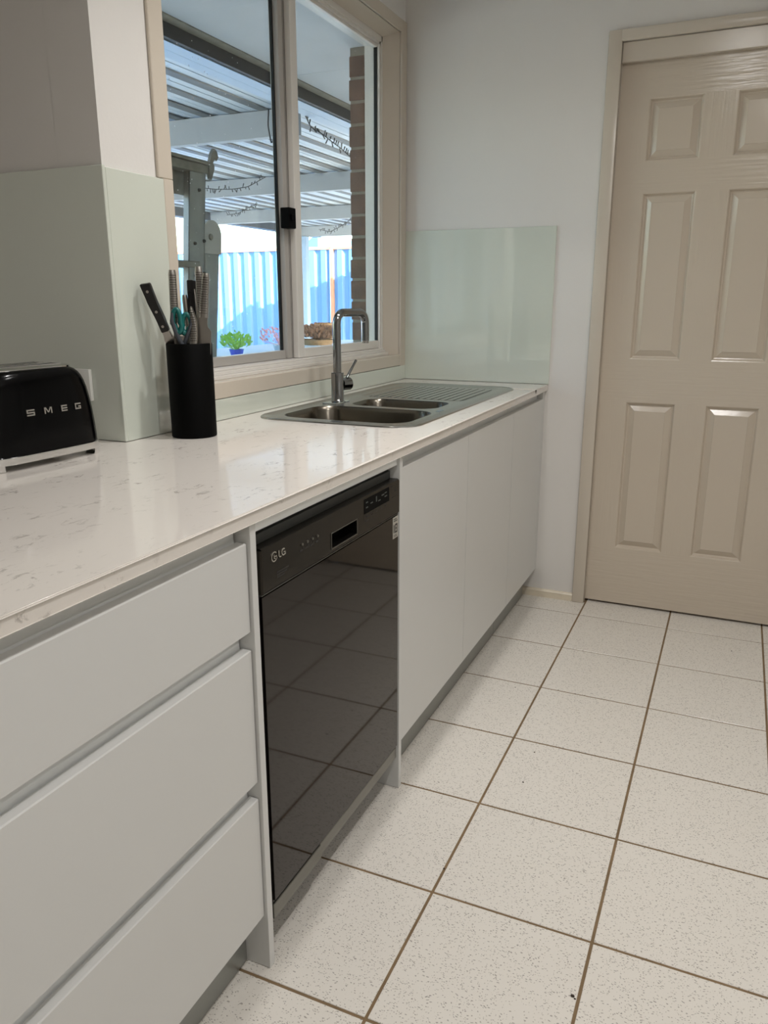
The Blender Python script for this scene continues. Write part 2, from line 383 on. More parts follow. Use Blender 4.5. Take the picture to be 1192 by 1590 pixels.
b = B(); box(b, (xLs-.003, -.8240, 1.06), (xLs+.006, -.8178, 2.155)); box(b, (-.100, -.7905, 1.036), (-.0955, -.7875, 2.17)); obj('gasket', b, gasket, sashl)
b = B(); box(b, (xLs-.002, FY0+.02, 1.059), (xLs+.002, -.8185, 2.156)); pl = obj('pane', b, glass, sashl)
b = B()
for k in range(170):
    y = random.triangular(-1.42, -.9, -1.30); z = random.uniform(1.08, 1.9); r = random.uniform(.0007, .0018)
    bmesh.ops.create_icosphere(b, subdivisions=1, radius=r, matrix=Matrix.Translation((xLs+.002, y, z)) @ Matrix.Diagonal((.4, 1, 1, 1)))
for k in range(50):
    y = random.uniform(-.74, -.14); z = random.uniform(1.08, 2.1); r = random.uniform(.0005, .0012)
    bmesh.ops.create_icosphere(b, subdivisions=1, radius=r, matrix=Matrix.Translation((xR+.002, y, z)) @ Matrix.Diagonal((.4, 1, 1, 1)))
o = obj('water_spots', b, dropm, win); o['kind'] = 'stuff'
b = B(); box(b, (-.0935, -.8420, 1.4500), (-.060, -.7980, 1.5130), .003, 2); box(b, (-.060, -.8350, 1.472), (-.052, -.8150, 1.492), .002, 1)
la = obj('latch', b, blackm, win); la['label'] = 'black plastic sash latch'
# ---- glass splashbacks (things)
b = B(); box(b, (WX, YN-.001, .9005), (0, -1.5267, 1.5050), .0012, 1)
tagp(obj('glass_splashback', b, splash), 'tall pale green glass splashback panel on the wall beside the window, behind the knife block', 'splashback')
b = B(); box(b, (XL+.001, YN-.010, .9005), (WX+.0095, YN-.0005, 1.5085), .0012, 1)
tagp(obj('glass_splashback', b, splash), 'shaded grey-green glass splashback panel on the wall behind the black toaster', 'splashback')
b = B(); box(b, (WX, -1.5262, .9005), (0, -.0072, .9585), .001, 1)
tagp(obj('glass_splashback', b, splash), 'low strip of pale green glass between worktop and window sill, behind the tap', 'splashback')
b = B(); box(b, (WX, -.0068, .9005), (.6195, -.0002, 1.4990), .0012, 1)
tagp(obj('glass_splashback', b, splash), 'square pale green glass splashback panel on the end wall beyond the sink', 'splashback')

# ================================================================== KITCHEN
FX = .606                      # front plane of doors and drawers
WT, WB = .900, .8750
HX0, HX1, HY0, HY1 = .075, .515, -1.255, -.215
b = B(); WF = .6185
XF_, YE = WF, -.0072
for (x0, x1, y0, y1) in ((0, WF, -4.3, HY0), (0, HX0, HY0, HY1), (HX1, WF, HY0, HY1), (0, WF, HY1, YE)):
    pts_t = 0
    box(b, (x0, y0, WB), (x1, y1, WT))
box(b, (XL+.002, -4.3, WB), (0, YN-.0105, WT))
bmesh.ops.remove_doubles(b, verts=b.verts[:], dist=1e-5)
bmesh.ops.bevel(b, geom=[e for e in b.edges if all(abs(v.co.x-WF) < 1e-4 for v in e.verts) and abs(e.verts[0].co.z-e.verts[1].co.z) < 1e-4], offset=.003, segments=4, affect='EDGES')
tagp(obj('worktop', b, quartzm), 'long white stone worktop with fine grey flecks along the window wall', 'worktop')

PT = .0165
def end_panel(y0, label):
    b = B(); box(b, (.05, y0, .0005), (.6130, y0+PT, WB-.0005), .0008, 1)
    tagp(obj('end_panel', b, cabm), label, 'panel')
end_panel(-2.1385, 'narrow white end panel standing between the drawers and the dishwasher')
end_panel(-1.5165, 'narrow white end panel between the dishwasher and the sink cupboard')
# drawer cabinet
DY1, DY0 = -2.1400, -3.04
dc = empty('drawer_cabinet', (.3, (DY0+DY1)/2, 0)); tagp(dc, 'white handleless cabinet with three deep drawers, in the left foreground', 'cabinet')
def child(name, bm, m, par, **k):
    bm.transform(Matrix.Translation(-par.matrix_basis.to_translation())) if par.rotation_euler.z == 0 else None
    return obj(name, bm, m, par, **k)
b = B(); box(b, (.05, DY0, .135), (.560, DY1-.0005, WB-.001)); child('carcass', b, chanm, dc)
for z in (.5295+.0, ):
    pass
def channel(y0, y1, z0, z1):
    """curved recessed finger channel between two fronts"""
    b = B(); pts = []
    for k in range(9):
        t = k/8*PI/2; pts.append((FX-.018-.006*math.sin(t), z0-.012+.026*(1-math.cos(t))))
    pts += [(FX-.024, z1+.02), (FX-.046, z1+.02), (FX-.046, z0-.018), (FX-.018, z0-.018)]
    prism(b, pts, 1, y0, y1); return b
for z0, z1 in ((.8430, .8530), (.6555, .6895), (.3690, .4035)):
    child('finger_channel', channel(DY0, DY1-.001, z0, z1), chanm, dc, smooth=True)
def front(y0, y1, z0, z1):
    b = B(); pts = [(FX, z0), (FX, z1-.0018), (FX-.0018, z1), (FX-.0185, z1+.0002), (FX-.0185, z0)]
    prism(b, pts, 1, y0, y1); return b
for z0, z1 in ((.6890, .8435), (.4035, .6560), (.1210, .3695)):
    child('drawer', front(DY0+.001, DY1-.0010, z0, z1), cabm, dc)
b = B(); box(b, (.545, DY0, .001), (.561, DY1, .134)); child('kickboard', b, kickm, dc)
# cabinet further to the left, out of frame mostly
c4 = empty('base_cabinet', (.3, -3.67, 0)); tagp(c4, 'white handleless base cabinet at the near end of the worktop, left of the drawers', 'cabinet')
b = B(); box(b, (.05, -4.295, .135), (.585, -3.045, WB-.001)); child('carcass', b, chanm, c4)
for y0, y1 in ((-4.294, -3.672), (-3.668, -3.046)): child('door', front(y0, y1, .121, .8435), cabm, c4)
# cupboards under the sink
def cupboard(yb, label, ys):
    c = empty('base_cabinet', (.3, (ys[0]+ys[-1])/2, 0)); tagp(c, label, 'cabinet')
    b = B(); box(b, (.05, ys[0]+.002, .135), (.560, ys[-1]-.002, .690)); box(b, (.545, ys[0]+.002, .68), (.560, ys[-1]-.002, WB-.001)); child('carcass', b, chanm, c)
    child('finger_channel', channel(ys[0]+.001, ys[-1]-.001, .8430, .8530), chanm, c, smooth=True)
    for a_, c_ in zip(ys[:-1], ys[1:]): child('door', front(a_+.0012, c_-.0012, .1215, .8435), cabm, c)
    b = B(); box(b, (.545, ys[0]+.001, .001), (.561, ys[-1]-.001, .134)); child('kickboard', b, kickm, c)
cupboard(0, 'white handleless cupboard with two doors below the sink, next to the dishwasher', [-1.4990, -.9830, -.4745])
cupboard(0, 'narrow white handleless cupboard with one door, touching the end wall', [-.4740, -.0330])
b = B(); box(b, (.57, -.0325, .1215), (FX, -.0005, WB-.001)); tagp(obj('filler_strip', b, cabm), 'thin white filler strip between the last cupboard door and the end wall', 'panel')
# filler rail above dishwasher
b = B(); box(b, (.10, -2.1215, .8555), (.6050, -1.5170, WB-.0005)); tagp(obj('filler_rail', b, chanm), 'white rail under the worktop edge above the dishwasher', 'panel')

# ---- dishwasher
DWY0, DWY1 = -2.1120, -1.5200
dw = empty('dishwasher', (.32, (DWY0+DWY1)/2, 0)); tagp(dw, 'dark stainless dishwasher with mirror finish door under the worktop', 'dishwasher')
b = B(); box(b, (.05, DWY0+.006, .09), (.575, DWY1-.006, .835)); child('body', b, dark, dw)
b = B(); box(b, (.10, DWY0-.005, .8285), (.583, DWY1+.0015, .8545)); box(b, (.575, DWY0, .822), (.590, DWY1-.001, .842), .001); child('top_rail', b, mat('dishwasher_top_rail', (66, 68, 66), .45, metal=.3), dw)
DF = .6125
ya, yb = -1.8600, -1.7470; za, zb = .7540, .7840
b = B()
def fpro(z0, z1):
    pts = [(.578, z0)]
    pts += [(DF-.0015, z0), (DF, z0+.0015)] if z0 < .75 else [(DF, z0)]
    if z1 > .82: pts += [(DF, z1-.005), (DF-.0015, z1-.0015), (DF-.005, z1)]
    else: pts += [(DF, z1)]
    return pts+[(.578, z1)]
prism(b, fpro(.7440, .8245), 1, DWY0+.006, ya); prism(b, fpro(.7440, .8245), 1, yb, DWY1)
prism(b, fpro(.7440, za), 1, ya, yb); prism(b, fpro(zb, .8245), 1, ya, yb)
prism(b, [(.578, DWY0), (DF-.006, DWY0), (DF-.0018, DWY0+.0018), (DF, DWY0+.006), (.578, DWY0+.006)], 2, .7440, .8215)
fa = child('control_panel', b, dwfas, dw, smooth=True)
b = B(); box(b, (.576, ya+.001, za+.001), (.582, yb-.001, zb-.001)); child('handle_recess', b, blackm, dw)
b = B()
for (p, q_) in (((ya-.002, za-.002), (yb+.002, za)), ((ya-.002, zb), (yb+.002, zb+.002)), ((ya-.002, za), (ya, zb)), ((yb, za), (yb+.002, zb))):
    box(b, (DF-.001, p[0], p[1]), (DF+.0012, q_[0], q_[1]))
child('handle_rim', b, dwtrim, dw)
b = B(); box(b, (DF-.001, -1.7110, .7860), (DF+.0008, -1.5800, .8185-.0005)); disp = child('display', b, blackm, dw)
b = B()
for y0, z0, w_, h_ in ((-1.703, .808, .010, .003), (-1.703, .797, .010, .003), (-1.680, .802, .012, .0025), (-1.652, .800, .005, .012), (-1.640, .798, .012, .0025), (-1.622, .806, .014, .003), (-1.606, .800, .014, .0025), (-1.606, .808, .012, .0025)):
    box(b, (DF+.0007, y0, z0), (DF+.0011, y0+w_, z0+h_))
child('display_marks', b, mat('dim_print', (74, 80, 76), .5), dw)['kind'] = 'stuff'
b = B()     # small printed captions under the display and by the edge
for k in range(5): box(b, (DF, -1.704+.024*k, .7805), (DF+.0003, -1.704+.024*k+.015, .7820)); box(b, (DF, -1.700+.024*k, .7765), (DF+.0003, -1.700+.024*k+.010, .7778))
for k, (y0, z0, w_, h_) in enumerate(((-1.568, .806, .001, .010), (-1.568, .815, .014, .001), (-1.545, .800, .010, .001), (-1.545, .800, .001, .011), (-1.535, .800, .001, .011), (-1.565, .788, .018, .0012), (-1.540, .788, .010, .0012), (-1.7055, .7680, .018, .0030), (-1.7115, .772, .0008, .014))):
    box(b, (DF, y0, z0), (DF+.0003, y0+w_, z0+h_))
for k in range(3): box(b, (DF, -2.062, .7680-.0046*k), (DF+.0003, -2.062+(.040, .034, .026)[k], .7712-.0046*k))
child('printed_captions', b, mat('dark_print', (34, 32, 30), .5), dw)['kind'] = 'stuff'
for k in range(4):
    y0 = -1.978+.0193*k
    b = B(); cyl(b, (DF-.001, y0+.004, .7955), (DF+.0022, y0+.004, .7955), .0030, .0026, 16); child('button', b, dwtrim, dw, smooth=True)
b = B()
for k in range(4):
    y0 = -1.978+.0193*k; box(b, (DF, y0-.004, .783), (DF+.0003, y0+.008, .7865)); box(b, (DF, y0+.007, .786), (DF+.0003, y0+.010, .789))
child('button_captions', b, MATS['dark_print'], dw)['kind'] = 'stuff'
# logo: round face mark and the letters L G
def arc(bm, cy, cz_, r, t, a0, a1, n=20, x0=DF, th=.0014):
    pts = [(cy+(r+t/2)*math.cos(math.radians(a0+(a1-a0)*k/n)), cz_+(r+t/2)*math.sin(math.radians(a0+(a1-a0)*k/n))) for k in range(n+1)]
    pts += [(cy+(r-t/2)*math.cos(math.radians(a1-(a1-a0)*k/n)), cz_+(r-t/2)*math.sin(math.radians(a1-(a1-a0)*k/n))) for k in range(n+1)]
    prism(bm, pts, 0, x0, x0+th)
b = B(); cy_, cz_ = -2.0700, .8010
arc(b, cy_, cz_, .0082, .0019, 40, 320); box(b, (DF, cy_+.0010, cz_-.0010), (DF+.0014, cy_+.0090, cz_+.0008)); box(b, (DF, cy_+.0073, cz_-.0055), (DF+.0014, cy_+.0091, cz_+.0005))
box(b, (DF, cy_-.0018, cz_-.0040), (DF+.0014, cy_-.0004, cz_+.0040)); box(b, (DF, cy_-.0018, cz_-.0040), (DF+.0014, cy_+.0030, cz_-.0026))
l0 = -2.0560
box(b, (DF, l0, .7945), (DF+.0014, l0+.0024, .8078)); box(b, (DF, l0, .7945), (DF+.0014, l0+.0082, .7966))
arc(b, l0+.0165, .8011, .0056, .0023, 50, 330); box(b, (DF, l0+.0165, .7998), (DF+.0014, l0+.0232, .8018)); box(b, (DF, l0+.0210, .7950), (DF+.0014, l0+.0232, .8015))
child('logo', b, mat('bright_badge', (225, 222, 214), .2, metal=1), dw)
# door
b = B(); box(b, (.578, DWY0, .1265), (DF-.0015, DWY1, .7415))
for v in b.verts: pass
bmesh.ops.bevel(b, geom=[e for e in b.edges if all(abs(v.co.x-(DF-.0015)) < 1e-4 for v in e.verts)], offset=.003, segments=2, affect='EDGES')
fr = [f for f in b.faces if all(abs(v.co.x-(DF-.0015)) < 1e-4 for v in f.verts)]
ddoor = child('door', b, dwdoor, dw)
b = B(); box(b, (.580, DWY0+.0015, .7415), (DF-.0012, DWY1-.0015, .7428)); child('seam', b, dwtrim, dw)
b = B(); SY0, SY1 = -1.5545, -1.5245; box(b, (DF-.0016, SY0, .6865), (DF-.0008, SY1, .7385-.0005))
stk = child('sticker', b, mat('sticker_silver', (176, 172, 162), .4), dw)
b = B(); sx = DF-.0009
box(b, (sx, SY0+.0045, .7000), (sx+.0004, SY0+.0085, .7195))
for (y0, y1, z0, z1) in ((.0120, .0250, .6990, .7025), (.0120, .0250, .7170, .7205), (.0120, .0150, .6990, .7205), (.0220, .0250, .6990, .7205), (.0160, .0210, .7085, .7110)):
    box(b, (sx, SY0+y0, z0), (sx+.0004, SY0+y1, z1))
for k in range(2): box(b, (sx, SY0+.005, .7270+.0045*k), (sx+.0004, SY0+.025-.004*k, .7290+.0045*k)); box(b, (sx, SY0+.005, .6900+.0035*k), (sx+.0004, SY0+.024-.003*k, .6912+.0035*k))
child('sticker_print', b, MATS['dark_print'], dw)['kind'] = 'stuff'
b = B(); box(b, (.580, DWY0, .1225), (.600, DWY1, .1275)); child('shadow_seam', b, gasket, dw)
b = B(); box(b, (.582, DWY0, .0890), (DF-.002, -1.9265, .1228), .0015, 1); child('base_trim', b, dwtrim, dw)
b = B(); box(b, (.582, -1.9255, .0915), (DF-.005, DWY1, .1228), .0015, 1); child('base_trim', b, dwtrim, dw)
b = B(); box(b, (.500, DWY0, .001), (.515, DWY1, .10)); child('kick_plate', b, dark, dw)

# ---- sink
sx0, sx1, sy0, sy1 = .0500, .5450, -1.2820, -.1960
sk_ = empty('kitchen_sink', (.3, -.73, .9)); tagp(sk_, 'stainless double bowl sink with ribbed drainer, inset in the worktop', 'sink')
zr = .9035
def shape_loop(x0, x1, y0, y1, r, z): return rrect(x0, x1, y0, y1, r, z, 8)
b1 = (.105, .500, -1.2340, -.9560, .07); b2 = (.1750, .470, -.9200, -.7300, .055); dr = (.105, .490, -.6980, -.2400, .04)
b = B()
outer = shape_loop(sx0+.006, sx1-.006, sy0+.006, sy1-.006, .075, zr)
def addloop(pts):
    vs = [b.verts.new(p) for p in pts]; return vs, [b.edges.new((vs[i], vs[(i+1) % len(vs)])) for i in range(len(vs))]
vo, eo = addloop(outer); es = list(eo); inner = []
for q_ in (b1, b2, dr):
    vi, ei = addloop(shape_loop(q_[0], q_[1], q_[2], q_[3], q_[4], zr)); es += ei; inner.append(vi)
bmesh.ops.triangle_fill(b, use_beauty=True, use_dissolve=False, edges=es)
# raised rolled rim
prev = vo
for ins, dz in ((.004, .0012), (.002, .0014), (0, -.0005), (-.0005, -.0034)):
    nv = [b.verts.new(p) for p in shape_loop(sx0+ins, sx1-ins, sy0+ins, sy1-ins, .08, zr+dz)]
    for i in range(len(nv)): b.faces.new((prev[i], prev[(i+1) % len(nv)], nv[(i+1) % len(nv)], nv[i]))
    prev = nv
child('deck', b, steel, sk_, smooth=True, angle=40)
for q_, dep in ((b1, .165), (b2, .125)):
    b = B(); rings = []
    for ins, dz, rr in ((0, 0, 0), (.002, -.003, 0), (.006, -.012, 0), (.012, -dep*.6, 0), (.018, -dep*.85, 0), (.030, -dep*.96, -.005), (.055, -dep, -.01)):
        rings.append(rrect(q_[0]+ins, q_[1]-ins, q_[2]+ins, q_[3]-ins, max(.03, q_[4]+rr), zr+dz, 8))
    loft(b, rings, capa=False)
    bo = child('bowl', b, steeld, sk_, smooth=True, angle=60)
    b = B(); mx, my = (q_[0]+q_[1])/2, (q_[2]+q_[3])/2
    lathe(b, [(.045, 0), (.045, .002), (.038, .003), (.034, -.001), (.010, -.001)], (mx, my, zr-dep+.0005), 28)
    wv = child('waste', b, chrome, sk_, smooth=True)
# drainer
b = B(); rings = [rrect(dr[0]+i_, dr[1]-i_, dr[2]+i_, dr[3]-i_, dr[4], zr+z_, 8) for i_, z_ in ((0, 0), (.004, -.0015), (.008, -.0026))]
loft(b, rings, capa=False)
child('drainer', b, steel, sk_, smooth=True, angle=40)
for k in range(13):
    xx = .143+.0265*k-.0
    b = B(); yA = -.672; yB = -.275
    tube(b, [(xx, yA, zr-.0030), (xx, yA+.008, zr-.0024), (xx, yA+.02, zr-.0018), (xx, yB-.02, zr-.0018), (xx, yB-.008, zr-.0024), (xx, yB, zr-.0030)], [.004, .0080, .0098, .0098, .0080, .004], 12, flat=.22, upv=(1, 0, 0))
    child('drainer_rib', b, steel, sk_, smooth=True)
b = B(); box(b, (.490, -.955, .897), (.4995+.004, -.915, .9046), .001); child('overflow_plate', b, mat('bluish_steel', (140, 158, 166), .3, metal=.8), sk_)

# ---- tap
tp = empty('mixer_tap', (.1200, -.8720, .9035), 0); tagp(tp, 'tall chrome square-necked mixer tap standing behind the sink bowls', 'tap')
b = B(); lathe(b, [(.0265, 0), (.0265, .003), (.0215, .0045), (.0205, .006), (.0205, .094), (.0190, .096), (.012, .096)]); obj('body', b, tapchrome, tp, smooth=True)
b = B(); box(b, (-.026, -.058, 0), (.026, .034, .0035), .001); obj('base_plate', b, chrome, tp)
b = B(); dx, dy = .030, .150; H_ = .283; R_ = .034; L_ = math.hypot(dx, dy); ux, uy = dx/L_, dy/L_
path = [(0, 0, .09), (0, 0, .15)]
for k in range(9): t = k/8*PI/2; path.append((ux*R_*(1-math.cos(t)), uy*R_*(1-math.cos(t)), H_-R_+R_*math.sin(t)))
for k in range(9): t = k/8*PI/2; s_ = L_-R_+R_*math.sin(t); path.append((ux*s_, uy*s_, H_-R_*(1-math.cos(t))))
path.append((dx, dy, H_-.092))
tube(b, path, .0132, 20); obj('spout', b, tapchrome, tp, smooth=True, angle=60)
b = B(); cyl(b, (dx, dy, H_-.089), (dx, dy, H_-.100), .0128, .0118, 20); obj('aerator', b, steel, tp, smooth=True)
b = B(); hx, hy = .38, .925
cyl(b, (hx*.015, hy*.015, .057), (hx*.050, hy*.050, .057), .0205, .0205, 28)
cyl(b, (hx*.050, hy*.050, .057), (hx*.052, hy*.052, .057), .0205, .018, 28)
hb = obj('handle', b, tapchrome, tp, smooth=True)
b = B(); tube(b, [(hx*.036, hy*.036, .070), (hx*.050, hy*.050, .090), (hx*.070, hy*.070, .116), (hx*.082, hy*.082, .131)], [.0045, .0044, .0040, .0042], 14); obj('lever', b, tapchrome, tp, smooth=True)

# ---- knife block
KX, KY = .0885, -1.5850
kb = empty('knife_block', (KX, KY, .9)); tagp(kb, 'matt black cylindrical knife block on the worktop beside the window', 'knife block')
b = B(); lathe(b, [(.0530, .0005), (.0545, .002), (.0545, .2235), (.0535, .2250), (.0490, .2250), (.0485, .2180), (.0485, .0120), (.01, .0120)], n=64); obj('body', b, blackm, kb, smooth=True)
b = B()
for k in range(320):
    a_ = k*2.39996; r = .047*math.sqrt((k+.5)/320); x, y = r*math.cos(a_), r*math.sin(a_)
    cyl(b, (x, y, .0125), (x+random.uniform(-.0008, .0008), y+random.uniform(-.0008, .0008), .2232), .0011, .0009, 4)
o = obj('bristles', b, blackm, kb); o['kind'] = 'stuff'
ZB = 1.123
RIGHT = Vector((rt.x, rt.y, 0)); BACK = Vector((fw.x, fw.y, 0)).normalized()
def kpoint(s, d, z): return Vector((KX, KY, 0))+RIGHT*s+BACK*d+Vector((0, 0, z))
def frame(base, tip, roll=0):
    z = (tip-base).normalized(); x = RIGHT-z*RIGHT.dot(z); x.normalize(); y = z.cross(x)
    R = Matrix((x, y, z)).transposed().to_4x4() @ Matrix.Rotation(roll, 4, 'Z'); R.translation = base; return R
def knife(name, s0, d0, s1, d1, z1, label, kind='dotted', wd=.0125, th=.008, roll=0, cat='knife'):
    base = kpoint(s0, d0, ZB); tip = kpoint(s1, d1, z1); L = (tip-base).length
    e = empty(name, base); e.matrix_basis = frame(base, tip, roll); tagp(e, label, cat)
    return e, L
def handle_dotted(e, L, wd, th, z0=0, taper=1.0, pointed=False, shape=None):
    b = B(); n = 16; rings = []
    zs = [z0+ (L-z0)*k/12 for k in range(13)]
    for k, z in enumerate(zs):
        t = k/12; w_ = wd*(1-(1-taper)*t); h_ = th*(1-(1-taper)*.4*t); off = 0
        if shape: w_, off = shape(t, w_)
        if t > .93: w_ *= .82; h_ *= .8
        rings.append([Vector((off+w_*math.copysign(abs(math.cos(a))**.75, math.cos(a)), h_*math.copysign(abs(math.sin(a))**.75, math.sin(a)), z)) for a in [2*PI*i/n for i in range(n)]])
    loft(b, rings); h = obj('handle', b, knifest, e, smooth=True)
    b = B(); rows = 3; nz = int((L-z0)/.0062)
    for side in (-1, 1):
        for i in range(nz):
            z = z0+.10*(L-z0)+(.80*(L-z0))*i/max(1, nz-1); t = (z-z0)/(L-z0)
            w_ = wd*(1-(1-taper)*t); off = 0
            if shape: w_, off = shape(t, w_)
            for c in range(-rows, rows+1):
                x = off+c*w_*.24+(i % 2)*w_*.12
                if abs(x-off) > w_*.80: continue
                y = side*th*(1-(1-taper)*.4*t)*(1-min(.999, abs(x-off)/w_)**2.66)**.376
                cyl(b, (x, y-side*.0003, z), (x, y+side*.0003, z), .0010, n=6)
    o = obj('grip_dimples', b, dimple, h); o['kind'] = 'stuff'
    return h
# black riveted knife leaning left
e, L = knife('kitchen_knife', -.040, -.004, -.0850, -.034, 1.2640, 'black riveted-handle knife leaning out to the left of the block')
b = B(); prism(b, [(-.0105, .032), (.0085, .032), (.0095, .060), (.0085, .100), (.0110, L-.004), (-.0125, L), (-.0125, .105), (-.0100, .070)], 1, -.0075, .0075)
bmesh.ops.bevel(b, geom=[x for x in b.edges], offset=.0015, segments=2, affect='EDGES')
h = obj('handle', b, blackh, e, smooth=True)
for z in (.046, .082, L-.020):
    b = B(); cyl(b, (-.001, -.0086, z), (-.001, .0086, z), .0032, n=14); obj('rivet', b, knifest, h, smooth=True)
b = B(); prism(b, [(-.012, -.12), (.012, -.12), (.0125, .010), (.0085, .030), (-.0090, .030), (-.013, .012)], 1, -.0016, .0016); prism(b, [(-.0095, .016), (.0085, .016), (.008, .033), (-.0095, .033)], 1, -.005, .005)
obj('blade', b, knifest, e)
def blade_stub(e, w_=.008, z1=.02, ln=.12):
    b = B(); prism(b, [(-w_, -ln), (w_, -ln), (w_, z1*.4), (w_*.8, z1), (-w_*.8, z1), (-w_, z1*.4)], 1, -.0012, .0012); obj('blade', b, knifest, e)
e, L = knife('kitchen_knife', -.0285, -.010, -.0270, -.008, 1.2930, 'steel knife with dotted round handle, upright at the left of the block', roll=.35)
handle_dotted(e, L, .0095, .0085, .05, .95); b = B(); prism(b, [(-.004, -.1), (.010, -.1), (.010, .015), (.004, .055), (-.004, .055)], 1, -.0012, .0012); obj('blade', b, knifest, e)
e, L = knife('kitchen_knife', -.006, .030, -.0105, .030, 1.2370, 'short plain steel handle standing behind the teal scissors')
b = B(); tube(b, [(0, 0, 0), (0, 0, L*.5), (0, 0, L*.92), (0, 0, L)], [.0055, .0062, .0070, .0055], 12); obj('handle', b, knifest, e, smooth=True); blade_stub(e)
e, L = knife('kitchen_knife', .008, .034, .0100, .034, 1.2700, 'square all-black knife handle at the back of the block')
b = B(); box(b, (-.0125, -.007, .0), (.0125, .007, L), .002, 2); box(b, (-.013, -.0075, L-.03), (.002, .0075, L+.0015), .002, 1); obj('handle', b, blackh, e, smooth=True); blade_stub(e)
e, L = knife('kitchen_knife', .0185, -.030, .0165, -.024, 1.2100, 'small steel paring knife with pointed dotted handle, front of the block')
handle_dotted(e, L, .0095, .0075, 0, .9, shape=lambda t, w_: (w_*(1.0 if t < .45 else max(.25, 1-((t-.45)/.55)**2*.8)), .003*math.sin(t*PI)))
blade_stub(e, .006, .0)
e, L = knife('kitchen_knife', .029, .024, .0270, .030, 1.3020, 'tallest steel knife with dotted handle, leaning left at the back right', roll=.25)
handle_dotted(e, L, .0100, .0085, .04, .95); b = B(); prism(b, [(-.003, -.1), (.012, -.1), (.012, .010), (.004, .045), (-.005, .045)], 1, -.0012, .0012); obj('blade', b, knifest, e)
e, L = knife('sharpening_steel', .026, .006, .0180, .014, 1.2500, 'thin bare steel rod between the tall dotted knives', cat='knife')
b = B(); tube(b, [(0, 0, -.1), (0, 0, L*.6), (0, 0, L)], [.0028, .0026, .0016], 8); obj('rod', b, knifest, e, smooth=True)
e, L = knife('chef_knife', .0360, -.010, .0500, -.004, 1.2860, 'wide steel chef knife with heel of the blade showing, right side of the block', roll=0)
handle_dotted(e, L, .0115, .0090, .062, .72, shape=lambda t, w_: (w_*(1.08-.10*t), -.0015+.0035*t))
b = B(); pts = [(-.0150, -.12), (.0190, -.12), (.0195, .030), (.0150, .036), (.0110, .040), (.0085, .048), (.0090, .058), (.0105, .068), (-.0120, .070), (-.0135, .040)]
prism(b, pts, 1, -.0011, .0011); obj('blade', b, knifest, e)
# scissors
base = kpoint(-.006, -.034, ZB); tip = kpoint(-.005, -.030, ZB+.085)
e = empty('kitchen_scissors', base); e.matrix_basis = frame(base, tip, .15); tagp(e, 'kitchen scissors with teal and grey looped grips at the front of the block', 'scissors')
for sgn, cx_, cz2, ra, rb, dy_ in ((-1, -.0120, .054, .0090, .0265, -.003), (1, .0105, .048, .0100, .0220, .003)):
    b = B(); n = 28; rings = []
    for k in range(n):
        t = 2*PI*k/n; c = Vector((cx_+ra*math.cos(t)+(-.0035*sgn if math.sin(t) < -.3 else 0), dy_, cz2+rb*math.sin(t)))
        nrm = Vector((math.cos(t)/ra, 0, math.sin(t)/rb)).normalized(); rr = .0058 if math.sin(t) > -.2 else .0068
        rings.append([c+nrm*(rr*math.cos(q_))+Vector((0, rr*1.1*math.sin(q_), 0)) for q_ in [2*PI*i/8 for i in range(8)]])
    rings.append(rings[0]); loft(b, rings, capa=False, capb=False); bmesh.ops.remove_doubles(b, verts=b.verts[:], dist=1e-5)
    g_ = obj('grip', b, teal, e, smooth=True, angle=70)
    b = B(); tube(b, [(cx_+sgn*ra*1.25*.8, dy_-.0035, cz2+rb*.7), (cx_+sgn*ra*1.15, dy_-.0045, cz2), (cx_+sgn*ra*.2, dy_-.0035, cz2-rb*1.02), (-cx_*.2, dy_, -.01)], [.0035, .0048, .0055, .0050], 10)
    obj('grip_rim', b, tealg, e, smooth=True)
b = B(); box(b, (-.0065, -.0012, -.1), (.0055, .0012, .020)); obj('blade', b, knifest, e)

# ---- toaster
TL, TW = .300, .190; TA = math.radians(-3.0)
tz0 = .9
ts = empty('toaster', (-.0520, -1.9770, tz0), TA); tagp(ts, 'black rounded two-slot toaster with chrome base on the worktop at the left edge', 'toaster')
def sup(a, n): return math.copysign(abs(a)**(2/n), a)
def tring(hx_, hy_, z, ex=5.0, n=56): return [Vector((hx_*sup(math.cos(t), ex), hy_*sup(math.sin(t), ex), z)) for t in [2*PI*k/n for k in range(n)]]
# side silhouette: wide foot, shoulders curving in at the ends
Zs = [.026, .045, .070, .100, .125, .145, .160, .171, .179, .185, .189, .1915]
HY = [.1440, .1435, .1420, .1390, .1352, .1312, .1266, .1215, .1155, .1085, .1000, .0900]
HX = [.0905, .0902, .0893, .0878, .0860, .0840, .0818, .0793, .0762, .0725, .0680, .0620]
prof = list(zip(HX, HY, Zs))
b = B(); loft(b, [tring(*p) for p in prof]); obj('body', b, blackg, ts, smooth=True, angle=50)
b = B(); loft(b, [tring(.0640, .1060, .1850), tring(.0635, .1050, .1925), tring(.060, .100, .1945)], capa=False); obj('top_plate', b, chrome, ts, smooth=True)
for sx_ in (-.026, .026):
    b = B(); box(b, (sx_-.013, -.080, .1940), (sx_+.013, .080, .1952)); sl = obj('slot', b, gasket, ts)
    b = B()
    for a_, c_ in (((-.0155, -.083), (-.013, .083)), ((.013, -.083), (.0155, .083)), ((-.013, -.083), (.013, -.0805)), ((-.013, .0805), (.013, .083))):
        box(b, (sx_+a_[0], a_[1], .1935), (sx_+c_[0], c_[1], .1968), .0008)
    obj('slot_rim', b, chrome, sl)
b = B(); loft(b, [tring(.0935, .1445, .0135), tring(.0945, .1455, .016), tring(.0940, .1450, .0275), tring(.088, .141, .0300)]); 
bs = obj('base', b, chrome, ts, smooth=True, angle=40)
